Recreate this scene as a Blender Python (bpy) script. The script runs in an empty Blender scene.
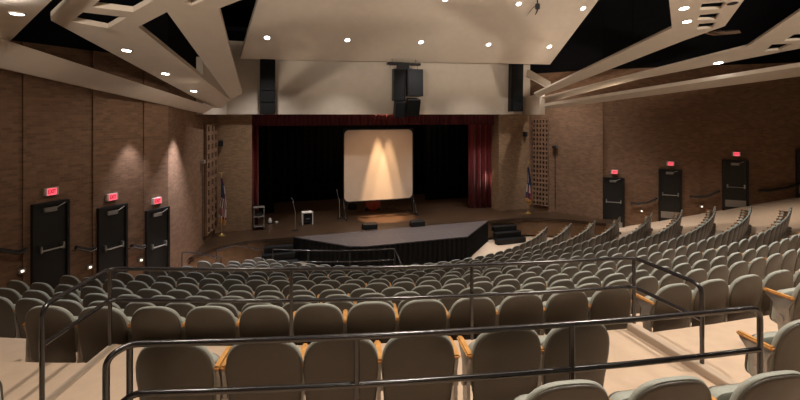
import bpy, bmesh, math, random
from mathutils import Vector, Matrix
from mathutils.geometry import tessellate_polygon
random.seed(7)
SC = bpy.context.scene
COL = SC.collection
PI = math.pi
F, HY, CZ = 450.0, 115.0, 6.05          # focal length (800 px frame), horizon row, eye height

# ------------------------------------------------------------------ coordinates
def at(x, y, Z):
    return Vector(((x-400)/F*Z, Z, CZ+(HY-y)/F*Z))
def on_z(x, y, z):
    return at(x, y, (CZ-z)*F/(y-HY))
def on_plane(x, y, p0, n):
    d = at(x, y, 1.0)-Vector((0, 0, CZ))
    t = (Vector(p0)-Vector((0, 0, CZ))).dot(n)/d.dot(n)
    return Vector((0, 0, CZ))+d*t
CX, CY = -2.7, 29.0                      # centre the seating rows curve around
LX, LY, UX, UY = .9475, .3198, -.3198, .9475
def room(lat, ax, z):
    return Vector((CX+lat*LX+ax*UX, CY+lat*LY+ax*UY, z))
def polar(r, th, z):
    return room(r*math.sin(th), -r*math.cos(th), z)
def proj(p):
    return 400+F*p.x/p.y, HY+F*(CZ-p.z)/p.y
LAT = Vector((LX, LY, 0)); AX = Vector((UX, UY, 0)); UP = Vector((0, 0, 1))

# ------------------------------------------------------------------ materials
def nodes(name):
    m = bpy.data.materials.new(name); m.use_nodes = True
    nt = m.node_tree; b = nt.nodes['Principled BSDF']
    return m, nt, b
def mat(name, col, rough=.6, metal=0., var=.12, scale=30., bump=.0, spec=.5, coord='Object', sheen=0.):
    m, nt, b = nodes(name)
    b.inputs['Roughness'].default_value = rough; b.inputs['Metallic'].default_value = metal
    b.inputs['Specular IOR Level'].default_value = spec
    if sheen: b.inputs['Sheen Weight'].default_value = sheen
    tc = nt.nodes.new('ShaderNodeTexCoord'); nz = nt.nodes.new('ShaderNodeTexNoise')
    nz.inputs['Scale'].default_value = scale; nz.inputs['Detail'].default_value = 4
    nt.links.new(tc.outputs[coord], nz.inputs['Vector'])
    r = nt.nodes.new('ShaderNodeValToRGB')
    r.color_ramp.elements[0].position = .3; r.color_ramp.elements[1].position = .7
    r.color_ramp.elements[0].color = tuple(c*(1-var) for c in col)+(1,)
    r.color_ramp.elements[1].color = tuple(min(1, c*(1+var)) for c in col)+(1,)
    nt.links.new(nz.outputs['Fac'], r.inputs['Fac']); nt.links.new(r.outputs['Color'], b.inputs['Base Color'])
    if bump:
        bp = nt.nodes.new('ShaderNodeBump'); bp.inputs['Strength'].default_value = bump
        bp.inputs['Distance'].default_value = .01
        nt.links.new(nz.outputs['Fac'], bp.inputs['Height']); nt.links.new(bp.outputs['Normal'], b.inputs['Normal'])
    return m
def brick_mat(name, c1, c2, mortar, bw=.21, bh=.072, ms=.009, rough=.85, bump=.25, var=.16, spec=.3):
    m, nt, b = nodes(name)
    b.inputs['Roughness'].default_value = rough; b.inputs['Specular IOR Level'].default_value = spec
    tc = nt.nodes.new('ShaderNodeTexCoord'); br = nt.nodes.new('ShaderNodeTexBrick')
    br.inputs['Scale'].default_value = 1; br.inputs['Brick Width'].default_value = bw
    br.inputs['Row Height'].default_value = bh; br.inputs['Mortar Size'].default_value = ms
    br.inputs['Color1'].default_value = c1+(1,); br.inputs['Color2'].default_value = c2+(1,)
    br.inputs['Mortar'].default_value = mortar+(1,)
    nt.links.new(tc.outputs['UV'], br.inputs['Vector'])
    nz = nt.nodes.new('ShaderNodeTexNoise'); nz.inputs['Scale'].default_value = 5.0; nz.inputs['Detail'].default_value = 3
    nt.links.new(tc.outputs['UV'], nz.inputs['Vector'])
    mr = nt.nodes.new('ShaderNodeMapRange'); mr.inputs['To Min'].default_value = 1-var; mr.inputs['To Max'].default_value = 1+var
    nt.links.new(nz.outputs['Fac'], mr.inputs['Value'])
    mx = nt.nodes.new('ShaderNodeMix'); mx.data_type = 'RGBA'; mx.blend_type = 'MULTIPLY'; mx.inputs['Factor'].default_value = 1
    nt.links.new(br.outputs['Color'], mx.inputs['A']); nt.links.new(mr.outputs['Result'], mx.inputs['B'])
    nt.links.new(mx.outputs['Result'], b.inputs['Base Color'])
    bp = nt.nodes.new('ShaderNodeBump'); bp.inputs['Strength'].default_value = bump; bp.inputs['Distance'].default_value = .01
    bp.invert = True
    nt.links.new(br.outputs['Fac'], bp.inputs['Height']); nt.links.new(bp.outputs['Normal'], b.inputs['Normal'])
    return m
def glow(name, col, s):
    m, nt, b = nodes(name)
    b.inputs['Base Color'].default_value = col+(1,); b.inputs['Emission Color'].default_value = col+(1,)
    b.inputs['Emission Strength'].default_value = s
    return m
M = dict(
    brick=brick_mat('brown_brick', (.27, .150, .088), (.175, .097, .058), (.22, .14, .092)),
    brick_pale=brick_mat('tan_brick', (.32, .195, .110), (.22, .132, .075), (.26, .17, .105)),
    carpet=mat('tan_floor', (.60, .45, .33), .8, var=.05, scale=6, bump=.1),
    plaster=mat('cream_plaster', (.64, .55, .455), .75, var=.03, scale=3),
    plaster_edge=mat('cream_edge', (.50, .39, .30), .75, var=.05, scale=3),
    void=mat('black_ceiling', (.006, .006, .007), .95, spec=.1),
    shell=mat('taupe_plastic', (.086, .074, .058), .36, var=.10, scale=160, bump=.15),
    fabric=mat('sage_upholstery', (.36, .375, .33), .6, var=.10, scale=120, bump=.2, sheen=.3),
    wood=mat('oak_arm', (.60, .30, .09), .4, var=.2, scale=14),
    steel=mat('cast_metal', (.36, .34, .32), .38, .6, var=.08),
    rail=mat('dark_rail', (.022, .019, .020), .24, .0, var=.1, spec=.9),
    door=mat('black_door', (.014, .013, .012), .5, var=.1),
    chrome=mat('brushed_steel', (.55, .54, .52), .3, .9, var=.05),
    stage=brick_mat('stage_boards', (.066, .036, .020), (.046, .026, .015), (.028, .017, .010), 2.4, .14, .004, .33, .08, .35, .5),
    thrust=brick_mat('platform_deck', (.098, .078, .075), (.090, .072, .070), (.16, .14, .13), 2.4, 1.2, .010, .5, .05, .2),
    face=mat('apron_face', (.20, .115, .06), .6, var=.15, scale=5),
    black=mat('black_cloth', (.010, .010, .010), .9, var=.2, scale=20, spec=.15),
    blackp=mat('black_paint', (.007, .007, .008), .5, var=.15),
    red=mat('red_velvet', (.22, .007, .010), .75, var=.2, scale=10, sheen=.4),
    redshade=mat('shaded_red_velvet', (.075, .004, .006), .8, var=.2, scale=10),  # red velvet darkened in colour so the valance reads as shaded
    screen=mat('screen_fabric', (.74, .62, .50), .8, var=.02, scale=2),
    white=mat('white_plastic', (.75, .72, .68), .5, var=.04),
    lens=glow('lamp_lens', (1., .98, .96), 9),
    deadlens=mat('dark_lens', (.02, .02, .025), .2),
    sign=mat('sign_housing', (.62, .55, .52), .5, var=.04),
    exitface=glow('exit_face', (1., .12, .16), .62),
    exittext=glow('exit_letters', (.42, .0, .03), .30),
    steplens=glow('step_lens', (1., .86, .7), 1.6),
    redwood=mat('red_lacquer', (.55, .06, .03), .3, var=.2),
    brass=mat('brass', (.5, .34, .12), .35, .8),
    fred=mat('flag_red', (.20, .03, .03), .8), fwhite=mat('flag_white', (.42, .38, .35), .8), fblue=mat('flag_blue', (.015, .02, .06), .8),
    fgold=mat('flag_gold', (.45, .22, .06), .7),
    ribs=mat('catwalk_wood', (.22, .13, .08), .8),
)

# ------------------------------------------------------------------ mesh helpers
def NB(): return bmesh.new()
def wloc(o):
    p = Vector((0, 0, 0))
    while o: p = p+o.location; o = o.parent
    return p
def obj(name, bm, m, parent=None, smooth=False, loc=None, **props):
    """ONE mesh object; geometry is given in world metres and re-based on its parent (or on loc)."""
    base = wloc(parent) if parent else Vector(loc or (0, 0, 0))
    if base.length: bmesh.ops.translate(bm, vec=-base, verts=bm.verts)
    bmesh.ops.recalc_face_normals(bm, faces=bm.faces)
    me = bpy.data.meshes.new(name); bm.to_mesh(me); bm.free()
    for mm in (m if isinstance(m, (list, tuple)) else [m]): me.materials.append(M[mm])
    if smooth:
        for p in me.polygons: p.use_smooth = True
        me.set_sharp_from_angle(angle=math.radians(42))
    o = bpy.data.objects.new(name, me); COL.objects.link(o)
    if parent: o.parent = parent
    elif loc: o.location = loc
    for k, v in props.items(): o[k] = v
    return o
def thing(name, label, cat, loc, group=None, rz=0):
    o = bpy.data.objects.new(name, None); COL.objects.link(o); o.empty_display_size = .1
    o.location = loc; o.rotation_euler = (0, 0, rz); o['label'] = label; o['category'] = cat
    if group: o['group'] = group
    return o
def structure(name, label, bm, m, smooth=False):
    return obj(name, bm, m, None, smooth, kind='structure', label=label, category=name.split('_')[0])
def structure_root(name, label, loc):
    o = thing(name, label, name.split('_')[0], loc); o['kind'] = 'structure'; return o
def hexa(bm, c):
    v = [bm.verts.new(p) for p in c]
    for f in ((0, 3, 2, 1), (4, 5, 6, 7), (0, 1, 5, 4), (1, 2, 6, 5), (2, 3, 7, 6), (3, 0, 4, 7)):
        bm.faces.new([v[i] for i in f])
def obox(bm, o, t, n, t0, t1, n0, n1, z0, z1, bev=0.):
    """box in a frame: origin o, tangent t, normal n, up"""
    o = Vector(o); b2 = NB() if bev else bm
    hexa(b2, [o+t*a+n*b+UP*c for c in (z0, z1) for a, b in ((t0, n0), (t1, n0), (t1, n1), (t0, n1))])
    if bev:
        bmesh.ops.bevel(b2, geom=b2.edges[:], offset=bev, segments=2, affect='EDGES')
        merge(bm, b2)
def merge(bm, b2):
    me = bpy.data.meshes.new('tmp'); b2.to_mesh(me); b2.free(); bm.from_mesh(me); bpy.data.meshes.remove(me)
X1, Y1 = Vector((1, 0, 0)), Vector((0, 1, 0))
def box(bm, x0, x1, y0, y1, z0, z1, bev=0.): obox(bm, (0, 0, 0), X1, Y1, x0, x1, y0, y1, z0, z1, bev)
def fillet(pts, r, n=5):
    out = [pts[0]]
    for a, b, c in zip(pts, pts[1:], pts[2:]):
        d1 = (a-b); d2 = (c-b)
        if d1.angle(d2) > 2.95: out.append(b); continue
        k = min(r, d1.length*.45, d2.length*.45)
        p, q = b+d1.normalized()*k, b+d2.normalized()*k
        for i in range(n+1):
            s = i/n; out.append((p*(1-s)+b*s)*(1-s)+(b*(1-s)+q*s)*s)
    out.append(pts[-1]); return out
def tube(bm, pts, r, seg=10, r1=None):
    pts = [Vector(p) for p in pts]; rings = []
    d0 = (pts[1]-pts[0]).normalized()
    up = Vector((0, 0, 1)) if abs(d0.z) < .9 else Vector((1, 0, 0))
    s = d0.cross(up).normalized(); N = len(pts)
    for i, p in enumerate(pts):
        d = (pts[min(i+1, N-1)]-pts[max(i-1, 0)]).normalized()
        s = (s-d*s.dot(d)).normalized(); w = d.cross(s)
        rr = r if r1 is None else r+(r1-r)*i/(N-1)
        rings.append([bm.verts.new(p+(s*math.cos(2*PI*k/seg)+w*math.sin(2*PI*k/seg))*rr) for k in range(seg)])
    for a, b in zip(rings, rings[1:]):
        for k in range(seg): bm.faces.new((a[k], a[(k+1) % seg], b[(k+1) % seg], b[k]))
    bm.faces.new(rings[0][::-1]); bm.faces.new(rings[-1])
def lathe(bm, c, prof, seg=20):
    rings = [[bm.verts.new((c[0]+r*math.cos(2*PI*k/seg), c[1]+r*math.sin(2*PI*k/seg), c[2]+z)) for k in range(seg)] for r, z in prof]
    for a, b in zip(rings, rings[1:]):
        for k in range(seg): bm.faces.new((a[k], a[(k+1) % seg], b[(k+1) % seg], b[k]))
    bm.faces.new(rings[0][::-1]); bm.faces.new(rings[-1])
def prism(bm, bottom, top):
    b = [bm.verts.new(p) for p in bottom]; t = [bm.verts.new(p) for p in top]; n = len(b)
    for i in range(n): bm.faces.new((b[i], b[(i+1) % n], t[(i+1) % n], t[i]))
    bm.faces.new(b[::-1]); bm.faces.new(t)
def slab(bm, outer, holes, off):
    """flat plate with holes, thickened by the vector off"""
    loops = [outer]+list(holes); flat = [p for l in loops for p in l]
    tris = tessellate_polygon([[Vector(p) for p in l] for l in loops])
    lo = [bm.verts.new(p) for p in flat]; hi = [bm.verts.new(Vector(p)+off) for p in flat]
    for t in tris:
        try: bm.faces.new([lo[i] for i in t]); bm.faces.new([hi[i] for i in t][::-1])
        except ValueError: pass
    k = 0
    for l in loops:
        n = len(l)
        for i in range(n):
            bm.faces.new((lo[k+i], lo[k+(i+1) % n], hi[k+(i+1) % n], hi[k+i]))
        k += n
def wall_strip(bm, pts, z0, z1, thick, side):
    """upright wall along a polyline with brick UVs in metres; side=+1/-1 gives the outer face"""
    uv = bm.loops.layers.uv.verify(); u = 0
    outs = []
    for i, p in enumerate(pts):
        a = pts[max(i-1, 0)]; b = pts[min(i+1, len(pts)-1)]
        d = Vector((b[0]-a[0], b[1]-a[1])).normalized()
        outs.append((p[0]-d.y*thick*side, p[1]+d.x*thick*side))
    for (p, q, po, qo) in zip(pts, pts[1:], outs, outs[1:]):
        L = math.hypot(q[0]-p[0], q[1]-p[1])
        f = bm.faces.new([bm.verts.new(v) for v in ((p[0], p[1], z0), (q[0], q[1], z0), (q[0], q[1], z1), (p[0], p[1], z1))])
        for l, c in zip(f.loops, ((u, z0), (u+L, z0), (u+L, z1), (u, z1))): l[uv].uv = c
        f = bm.faces.new([bm.verts.new(v) for v in ((po[0], po[1], z0), (qo[0], qo[1], z0), (qo[0], qo[1], z1), (po[0], po[1], z1))])
        for l in f.loops: l[uv].uv = (0, 0)
        f = bm.faces.new([bm.verts.new(v) for v in ((p[0], p[1], z1), (q[0], q[1], z1), (qo[0], qo[1], z1), (po[0], po[1], z1))])
        u += L
    bmesh.ops.remove_doubles(bm, verts=bm.verts, dist=.0005)
def uv_xy(bm, o, t, n):
    uv = bm.loops.layers.uv.verify()
    for f in bm.faces:
        for l in f.loops:
            d = l.vert.co-Vector(o); l[uv].uv = (d.dot(t)+d.z*.7, d.dot(n))

ONES = 'zeroth first second third fourth fifth sixth seventh eighth ninth tenth eleventh twelfth thirteenth fourteenth fifteenth sixteenth seventeenth eighteenth nineteenth'.split()
TENS = {2: 'twent', 3: 'thirt', 4: 'fort', 5: 'fift', 6: 'sixt'}
def nth(n):
    if n < 20: return ONES[n]
    t, u = divmod(n, 10)
    return TENS[t]+'ieth' if u == 0 else TENS[t]+'y-'+ONES[u]

# ------------------------------------------------------------------ levels
ZS = .80                    # stage floor
ZP = CZ-2.28 ; ZB = CZ-2.20                # railed platform
ZN = CZ-2.17                # row in front of the camera
ZL = CZ-2.36                # floor beside the platform
ZA = CZ-2.72                # row below the railing
def hseat(r): return 5.45-.291*(r-13)+.78
def zfloor(r):
    return CZ-hseat(max(r, 13.0))

# ------------------------------------------------------------------ floor
bm = NB()
TH = [math.radians(a) for a in range(-62, 63, 2)]
prof = [(5.0, zfloor(13)-.02), (13.0, zfloor(13)-.02), (23.6, zfloor(23.6)-.02), (23.6, ZA), (24.72, ZA), (24.72, ZL), (26.45, ZL), (26.45, ZN), (28.0, ZN), (28.0, CZ-1.7), (34.5, CZ-1.7)]
rows = [[bm.verts.new(polar(r, t, z)) for t in TH] for r, z in prof]
for a, b in zip(rows, rows[1:]):
    for i in range(len(TH)-1): bm.faces.new((a[i], a[i+1], b[i+1], b[i]))
structure('floor', 'tan sloping auditorium floor under the seats', bm, 'carpet')

# railed platform
LC, LN = on_z(110, 338, ZB), on_z(42, 393, ZB)
RC, RN = on_z(634, 322, ZB), on_z(702, 362, ZB)
def rth(p):
    dx, dy = p[0]-CX, p[1]-CY
    lat, ax = dx*LX+dy*LY, dx*UX+dy*UY
    return math.hypot(lat, ax), math.atan2(lat, -ax)
rL, tL = rth(LC); rR, tR = rth(RC)
def arc(r0, t0, r1, t1, z, n=16):
    return [polar(r0+(r1-r0)*i/n, t0+(t1-t0)*i/n, z) for i in range(n+1)]
LE = LN+(LN-LC).normalized()*1.1; RE = RN+(RN-RC).normalized()*.75
rle, tle = rth(LE); rre, tre = rth(RE)
LC, LN, RC, RN, LE, RE = [Vector((p.x, p.y, ZP)) for p in (LC, LN, RC, RN, LE, RE)]
front = arc(rL-.03, tL, rR-.03, tR, ZP); back = arc(rre, tre, rle, tle, ZP)
bm = NB(); pl = front+back
slab(bm, pl, [], Vector((0, 0, -.9)))
structure('floor_platform', 'raised tan floor slab inside the dark railings', bm, 'carpet')
for i, (a, b, side) in enumerate(((LC, LE, 1), (RC, RE, -1))):
    d = (b-a).normalized(); n = Vector((-d.y, d.x, 0))*side
    bm = NB(); obox(bm, a, d, n, -.02, (b-a).length, -.02, .07, -.3, .07 if i else .012, .006)
    structure('trim_%d' % (i+1), ('left' if i == 0 else 'right')+' edge curb of the railed floor slab', bm, 'plaster_edge')

# ------------------------------------------------------------------ walls
def lw(x):                   # point of the left wall seen in image column x
    a = (x-400)/F; Z = 13.66/(.43-a); return a*Z, Z
def rw(x):
    a = (x-400)/F; Z = 27.33/(1+.44*a); return a*Z, Z
tl = Vector((.395, .919, 0)); nl = Vector((.919, -.395, 0))
tr = Vector((.915, -.403, 0)); nr = Vector((-.403, -.915, 0))
def off(p, n, d): return (p[0]+n.x*d, p[1]+n.y*d)
C_L = room(-8.07, -6.71, 0); C_R = room(8.24, -6.71, 0)
pts = [(-12.2, -4.6), off(lw(-120), nl, .0), off(lw(22), nl, .0), off(lw(22), nl, .05), off(lw(92), nl, .0), off(lw(92), nl, .05),
       off(lw(143), nl, .0), off(lw(143), nl, .05), off(lw(167), nl, .05), (C_L.x, C_L.y)]
LW = pts
def shaded_top_wall(side, pts, zc, lab):
    bm = NB(); wall_strip(bm, pts, -.4, zc, .3, 1); structure('wall_'+side, lab, bm, 'brick')
    bm = NB(); wall_strip(bm, pts, zc, 12.6, .3, 1); structure('wall_%s_upper' % side, 'upper %s wall above the brick, its shade coloured black' % side, bm, 'void')  # black stands in for darkness on the unlit upper wall
shaded_top_wall('left', pts, CZ+1.75, 'brown brick side wall with three dark exit doors, left of the stage')
pts = [(C_R.x, C_R.y), off(rw(603), nr, .12), off(rw(603), nr, 0), off(rw(633), nr, 0), off(rw(633), nr, .05), off(rw(700), nr, .05), off(rw(700), nr, .0), off(rw(850), nr, 0), (25.5, 13.0), (25.5, -4.6)]
shaded_top_wall('right', pts, CZ+2.3, 'brown brick side wall with dark exit doors, right of the stage')
bm = NB(); wall_strip(bm, [(25.5, -4.6), (-12.2, -4.6)], -.4, 12.6, .3, 1)
structure('wall_rear', 'brick wall behind the last seats', bm, 'brick')
# stage wall: brick piers + jambs, cream fascia above
OL, OR, AXO = -6.55, 6.30, -6.71
for i, (a, b) in enumerate(((-8.07, OL), (OR, 8.24))):
    pa, pb = room(a, AXO, 0), room(b, AXO, 0); qa, qb = room(a, AXO+.8, 0), room(b, AXO+.8, 0)
    loop = [(pa.x, pa.y), (pb.x, pb.y), (qb.x, qb.y)] if i == 0 else [(qa.x, qa.y), (pa.x, pa.y), (pb.x, pb.y)]
    bm = NB(); wall_strip(bm, loop, ZS-.02, CZ+.4, .25, 1)
    structure('wall_stage_'+('left' if i == 0 else 'right'), 'tan brick pier beside the '+('left' if i == 0 else 'right')+' end of the stage opening', bm, 'brick_pale')
bm = NB()
obox(bm, room(0, AXO, 0), LAT, AX, -8.0, 8.1, -.30, 0, CZ+.03, CZ+3.3)
for px, Zn, px2, y0, y1, nm in ((203, 17.0, 246, 114.6, 40, 'left'), (545, 21.8, 527, 109.5, 62, 'right')):
    b = room(-7.6 if nm == 'left' else 7.9, AXO-.28, 0); a = at(px, HY, Zn); d = Vector((b.x-a.x, b.y-a.y, 0)).normalized()
    L = math.hypot(b.x-a.x, b.y-a.y); n = Vector((-d.y, d.x, 0))
    w2 = NB(); obox(w2, (a.x, a.y, 0), d, n, 0, L, 0, .25, CZ+.02, CZ+(2.2 if nm == 'left' else 1.0))
    structure('wall_fascia_'+nm, 'cream plaster wing at the %s end of the stage fascia' % nm, w2, 'plaster')
structure('wall_stage_fascia', 'cream plaster fascia above the stage opening', bm, 'plaster')
bm = NB()                                   # stage house shell
loop = [room(-8.0, AXO+.3, 0), room(-8.0, .6, 0), room(8.1, .6, 0), room(8.1, AXO+.3, 0)]
wall_strip(bm, [(p.x, p.y) for p in loop], ZS-.02, CZ+4, .2, 1)
structure('wall_stage_house', 'black walls around the back of the stage', bm, 'void')
bm = NB(); obox(bm, room(0, 0, 0), LAT, AX, -9, 9, AXO+.05, .7, CZ+3.8, CZ+4)
structure('ceiling_stage', 'black ceiling over the stage', bm, 'void')
bm = NB(); box(bm, -13, 26, -5, 27, 12.6, 12.8)
structure('ceiling', 'black roof deck above the cream ceiling panels', bm, 'void')

# ------------------------------------------------------------------ stage floor
edge = [(-9.6, -12.2), (-9.1, -11.2), (-8.6, -9.9), (-7.8, -8.95), (-6.7, -8.5), (6.6, -8.5), (7.5, -8.85), (8.6, -9.7), (9.7, -10.9), (10.6, -10.4), (8.24, -6.71), (8.8, -6.4), (8.8, .5), (-8.8, .5), (-8.8, -6.71), (-8.2, -6.9), (-9.2, -11.9)]
bm = NB()
slab(bm, [room(a, b, ZS) for a, b in edge], [], Vector((0, 0, -.14)))
uv_xy(bm, room(0, 0, 0), LAT, AX)
structure('floor_stage', 'dark brown wooden stage floor with curved front edge', bm, 'stage')
inner = [(a, b) for a, b in edge[:10]]
bm = NB()
fr = [room(a, b+.06, 0) for a, b in inner]
for a, b in zip(fr, fr[1:]):
    d = (b-a).normalized(); n = Vector((-d.y, d.x, 0))
    hexa(bm, [a+UP*-.1, b+UP*-.1, b+n*.2+UP*-.1, a+n*.2+UP*-.1, a+UP*(ZS-.14), b+UP*(ZS-.14), b+n*.2+UP*(ZS-.14), a+n*.2+UP*(ZS-.14)])
structure('trim_3', 'brown wooden face below the curved stage edge', bm, 'face')

# thrust platform with pleated black skirt
th = thing('stage_extension', 'grey-topped trapezoid platform with black pleated skirt in front of the stage', 'platform', room(0, -9.7, zfloor(13)))
tp = [(-4.85, -8.52), (-2.85, -10.66), (-2.25, -10.85), (2.24, -10.85), (4.6, -8.52)]
bm = NB(); slab(bm, [room(a, b, ZS) for a, b in tp], [], Vector((0, 0, -.08))); uv_xy(bm, room(0, 0, 0), LAT, AX)
obj('deck', bm, 'thrust', th, label='smooth grey deck with faint seam lines')
bm = NB(); c = room(0, -9.4, 0)
pp = [room(a, b, 0) for a, b in tp]; ring = []
for a, b in zip(pp, pp[1:]):
    n = int((b-a).length/.055); d = (b-a).normalized(); nn = Vector((d.y, -d.x, 0))
    for i in range(n): ring.append(a+(b-a)*(i/n)+nn*(.03+.022*math.sin(i*PI*.5)))
ring.append(pp[-1])
lo = [bm.verts.new(p+UP*(zfloor(13)-.01)) for p in ring]; hi = [bm.verts.new(p+UP*(ZS-.035)) for p in ring]
for i in range(len(ring)-1): bm.faces.new((lo[i], lo[i+1], hi[i+1], hi[i]))
sk = obj('skirt', bm, 'black', th, label='black pleated cloth skirt'); sk.modifiers.new('s', 'SOLIDIFY').thickness = .015

def stage_steps(name, label, lat0, lat1):
    s = thing(name, label, 'steps', room((lat0+lat1)/2, -8.8, zfloor(13)), 'black stage steps')
    for k in range(3):
        z = zfloor(13)+.24*(3-k)
        bm = NB(); obox(bm, room(lat0-.0, -8.6, 0), LAT, -AX, -.08*k, lat1-lat0+.08*k, .28*k, .28*k+.30, zfloor(13) if k == 2 else z-.24, z-.03, .01)
        st = obj('riser', bm, 'blackp', s)
        bm = NB(); obox(bm, room(lat0, -8.6, 0), LAT, -AX, -.02-.08*k, lat1-lat0+.02+.08*k, .28*k-.01, .28*k+.33, z-.03, z, .008)
        obj('tread', bm, 'blackp', s)
stage_steps('stage_steps', 'low black steps up to the stage, right of the skirted platform', 4.75, 6.0)
stage_steps('stage_steps', 'low black steps up to the stage, left of the skirted platform', -6.1, -4.95)

# ------------------------------------------------------------------ curtains
def pleat(name, label, lat0, ax0, lat1, ax1, z0, z1, amp, wl, m, cat='curtain', parent=None):
    bm = NB(); a, b = room(lat0, ax0, 0), room(lat1, ax1, 0); L = (b-a).length; d = (b-a)/L; n = Vector((-d.y, d.x, 0))
    N = max(8, int(L/wl*8)); g = []
    for i in range(N+1):
        s = L*i/N; ph = 2*PI*s/wl; w = amp*(math.sin(ph)+.35*math.sin(2.3*ph+1))
        p = a+d*s
        g.append([bm.verts.new(p+n*w*f+UP*z) for z, f in ((z0, 1.0), ((z0+z1)/2, .9), (z1, .75))])
    for q, r in zip(g, g[1:]):
        for k in range(2): bm.faces.new((q[k], r[k], r[k+1], q[k+1]))
    o = obj(name, bm, m, parent, True, loc=None if parent else (a+b)/2+UP*z0)
    if not parent: o['label'] = label; o['category'] = cat
    o.modifiers.new('s', 'SOLIDIFY').thickness = .02
    return o
pleat('stage_curtain', 'red velvet curtain gathered at the right end of the stage', 5.05, AXO+1.15, 6.55, AXO+.95, ZS+.03, CZ+.5, .10, .34, 'red')
pleat('stage_curtain', 'narrow red velvet curtain gathered at the left end of the stage', -6.75, AXO+.7, -6.25, AXO+.75, ZS+.03, CZ+.5, .07, .25, 'red')
pleat('valance_curtain', 'red valance along the top of the stage opening, shade in its colour', -6.9, AXO+.55, 6.5, AXO+.55, CZ-.52, CZ+.5, .045, .22, 'redshade')
pleat('backdrop_curtain', 'black pleated curtain across the back of the stage', -7.8, -.45, 7.9, -.45, ZS+.02, CZ+3.5, .06, .4, 'black')
pleat('leg_curtain', 'black leg curtain hanging at the left of the stage', -7.6, -3.4, -5.4, -3.3, ZS+.02, CZ+3.5, .06, .4, 'black')
pleat('leg_curtain', 'black leg curtain hanging at the right of the stage behind red curtain', 3.6, -2.6, 7.2, -2.5, ZS+.02, CZ+3.5, .06, .4, 'black')

# ------------------------------------------------------------------ projection screen and things on stage
SX0, SX1, SAX = -2.12, 1.70, -5.65
sc = thing('projection_screen', 'large square projection screen on legs at centre stage', 'projection screen', room(-.24, SAX, ZS))
zb, zt = CZ-4.49, CZ-.72
def rrect(x0, x1, z0, z1, r, n=5):
    out = []
    for cx, cz, a0 in ((x1-r, z0+r, -90), (x1-r, z1-r, 0), (x0+r, z1-r, 90), (x0+r, z0+r, 180)):
        for i in range(n+1):
            a = math.radians(a0+90*i/n); out.append((cx+r*math.cos(a), cz+r*math.sin(a)))
    return out
bm = NB(); o = [room(x, SAX, z) for x, z in rrect(SX0+.04, SX1-.04, zb+.04, zt-.04, .18)]
slab(bm, o, [], AX*.02); obj('screen_surface', bm, 'screen', sc, label='warm white projection fabric')
bm = NB(); slab(bm, [room(x, SAX-.02, z) for x, z in rrect(SX0, SX1, zb, zt, .02)], [[room(x, SAX-.02, z) for x, z in rrect(SX0+.05, SX1-.05, zb+.05, zt-.05, .26)]], AX*.05)
obj('frame', bm, 'blackp', sc, label='thin black frame with rounded inner corners')
for x in (SX0+.03, SX1-.03):
    bm = NB(); obox(bm, room(x, SAX+.05, 0), LAT, AX, -.03, .03, 0, .05, ZS+.03, zt-.2)
    obox(bm, room(x, SAX+.05, 0), LAT, AX, -.03, .03, -.75, .6, ZS, ZS+.045)
    tube(bm, [room(x, SAX-.65, ZS+.04), room(x, SAX+.04, zb+.05)], .016, 6)
    obj('leg', bm, 'blackp', sc)

def mic_stand(p, h, lean, label, boom=None):
    s = thing('microphone_stand', label, 'microphone stand', p, 'microphone stands on stage')
    bm = NB(); lathe(bm, p, [(.14, 0), (.14, .015), (.05, .035), (.02, .045)], 16); obj('base', bm, 'blackp', s)
    top = p+Vector((lean, 0, h))
    bm = NB(); tube(bm, [p+UP*.04, p+UP*(h*.62)], .016, 8); tube(bm, [p+UP*(h*.6), top], .013, 8); obj('pole', bm, 'steel', s)
    d = (boom or Vector((-.06, -.04, .07)))
    bm = NB(); tube(bm, [top, top+d], .014, 8, .026); obj('microphone', bm, 'chrome', s)
mic_stand(on_z(295.2, 230.5, ZS), 1.42, -.12, 'thin microphone stand alone on the left part of the stage')
mic_stand(on_z(345.5, 216.5, ZS)+Vector((-.25, -.45, 0)), 1.35, -.12, 'microphone stand at the left edge of the projection screen', Vector((-.02, -.02, .12)))
# road case with white edges
p = on_z(307.5, 223.5, ZS); s = thing('equipment_case', 'open black case with white edge posts on the stage', 'case', p)
bm = NB(); obox(bm, p, LAT, AX, -.20, .20, -.18, .2, .06, .48, .01); obj('body', bm, 'blackp', s)
for a, b in ((-.25, -.22), (.22, -.22), (-.25, .2), (.22, .2)):
    bm = NB(); obox(bm, p, LAT, AX, a-.02, a+.02, b-.02, b+.02, 0, .56, .005); obj('post', bm, 'white', s)
bm = NB(); obox(bm, p, LAT, AX, -.27, .24, -.24, .22, .54, .575, .006); obj('top', bm, 'white', s)
bm = NB(); obox(bm, p, LAT, AX, -.08, .08, -.2, -.18, .25, .285, .004); obj('handle', bm, 'chrome', s)
# cart by the left pier
p = on_z(259, 229.5, ZS)+AX*.1; s = thing('equipment_cart', 'tall narrow metal cart beside the left red curtain', 'cart', p)
for a in (-.22, .22):
    for b in (-.18, .18):
        bm = NB(); tube(bm, [p+LAT*a+AX*b+UP*.06, p+LAT*a+AX*b+UP*1.02], .018, 8); obj('post', bm, 'steel', s)
        bm = NB(); lathe(bm, p+LAT*a+AX*b, [(.02, 0), (.035, .02), (.035, .05), (.02, .07)], 10); obj('caster', bm, 'blackp', s)
for z in (.14, .58, 1.0):
    bm = NB(); obox(bm, p, LAT, AX, -.25, .25, -.21, .21, z, z+.025, .006); obj('shelf', bm, 'steel', s)
bm = NB(); obox(bm, p, LAT, AX, -.16, .14, -.14, .14, .605, .80, .02); obj('mixer_box', bm, 'blackp', s)
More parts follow.
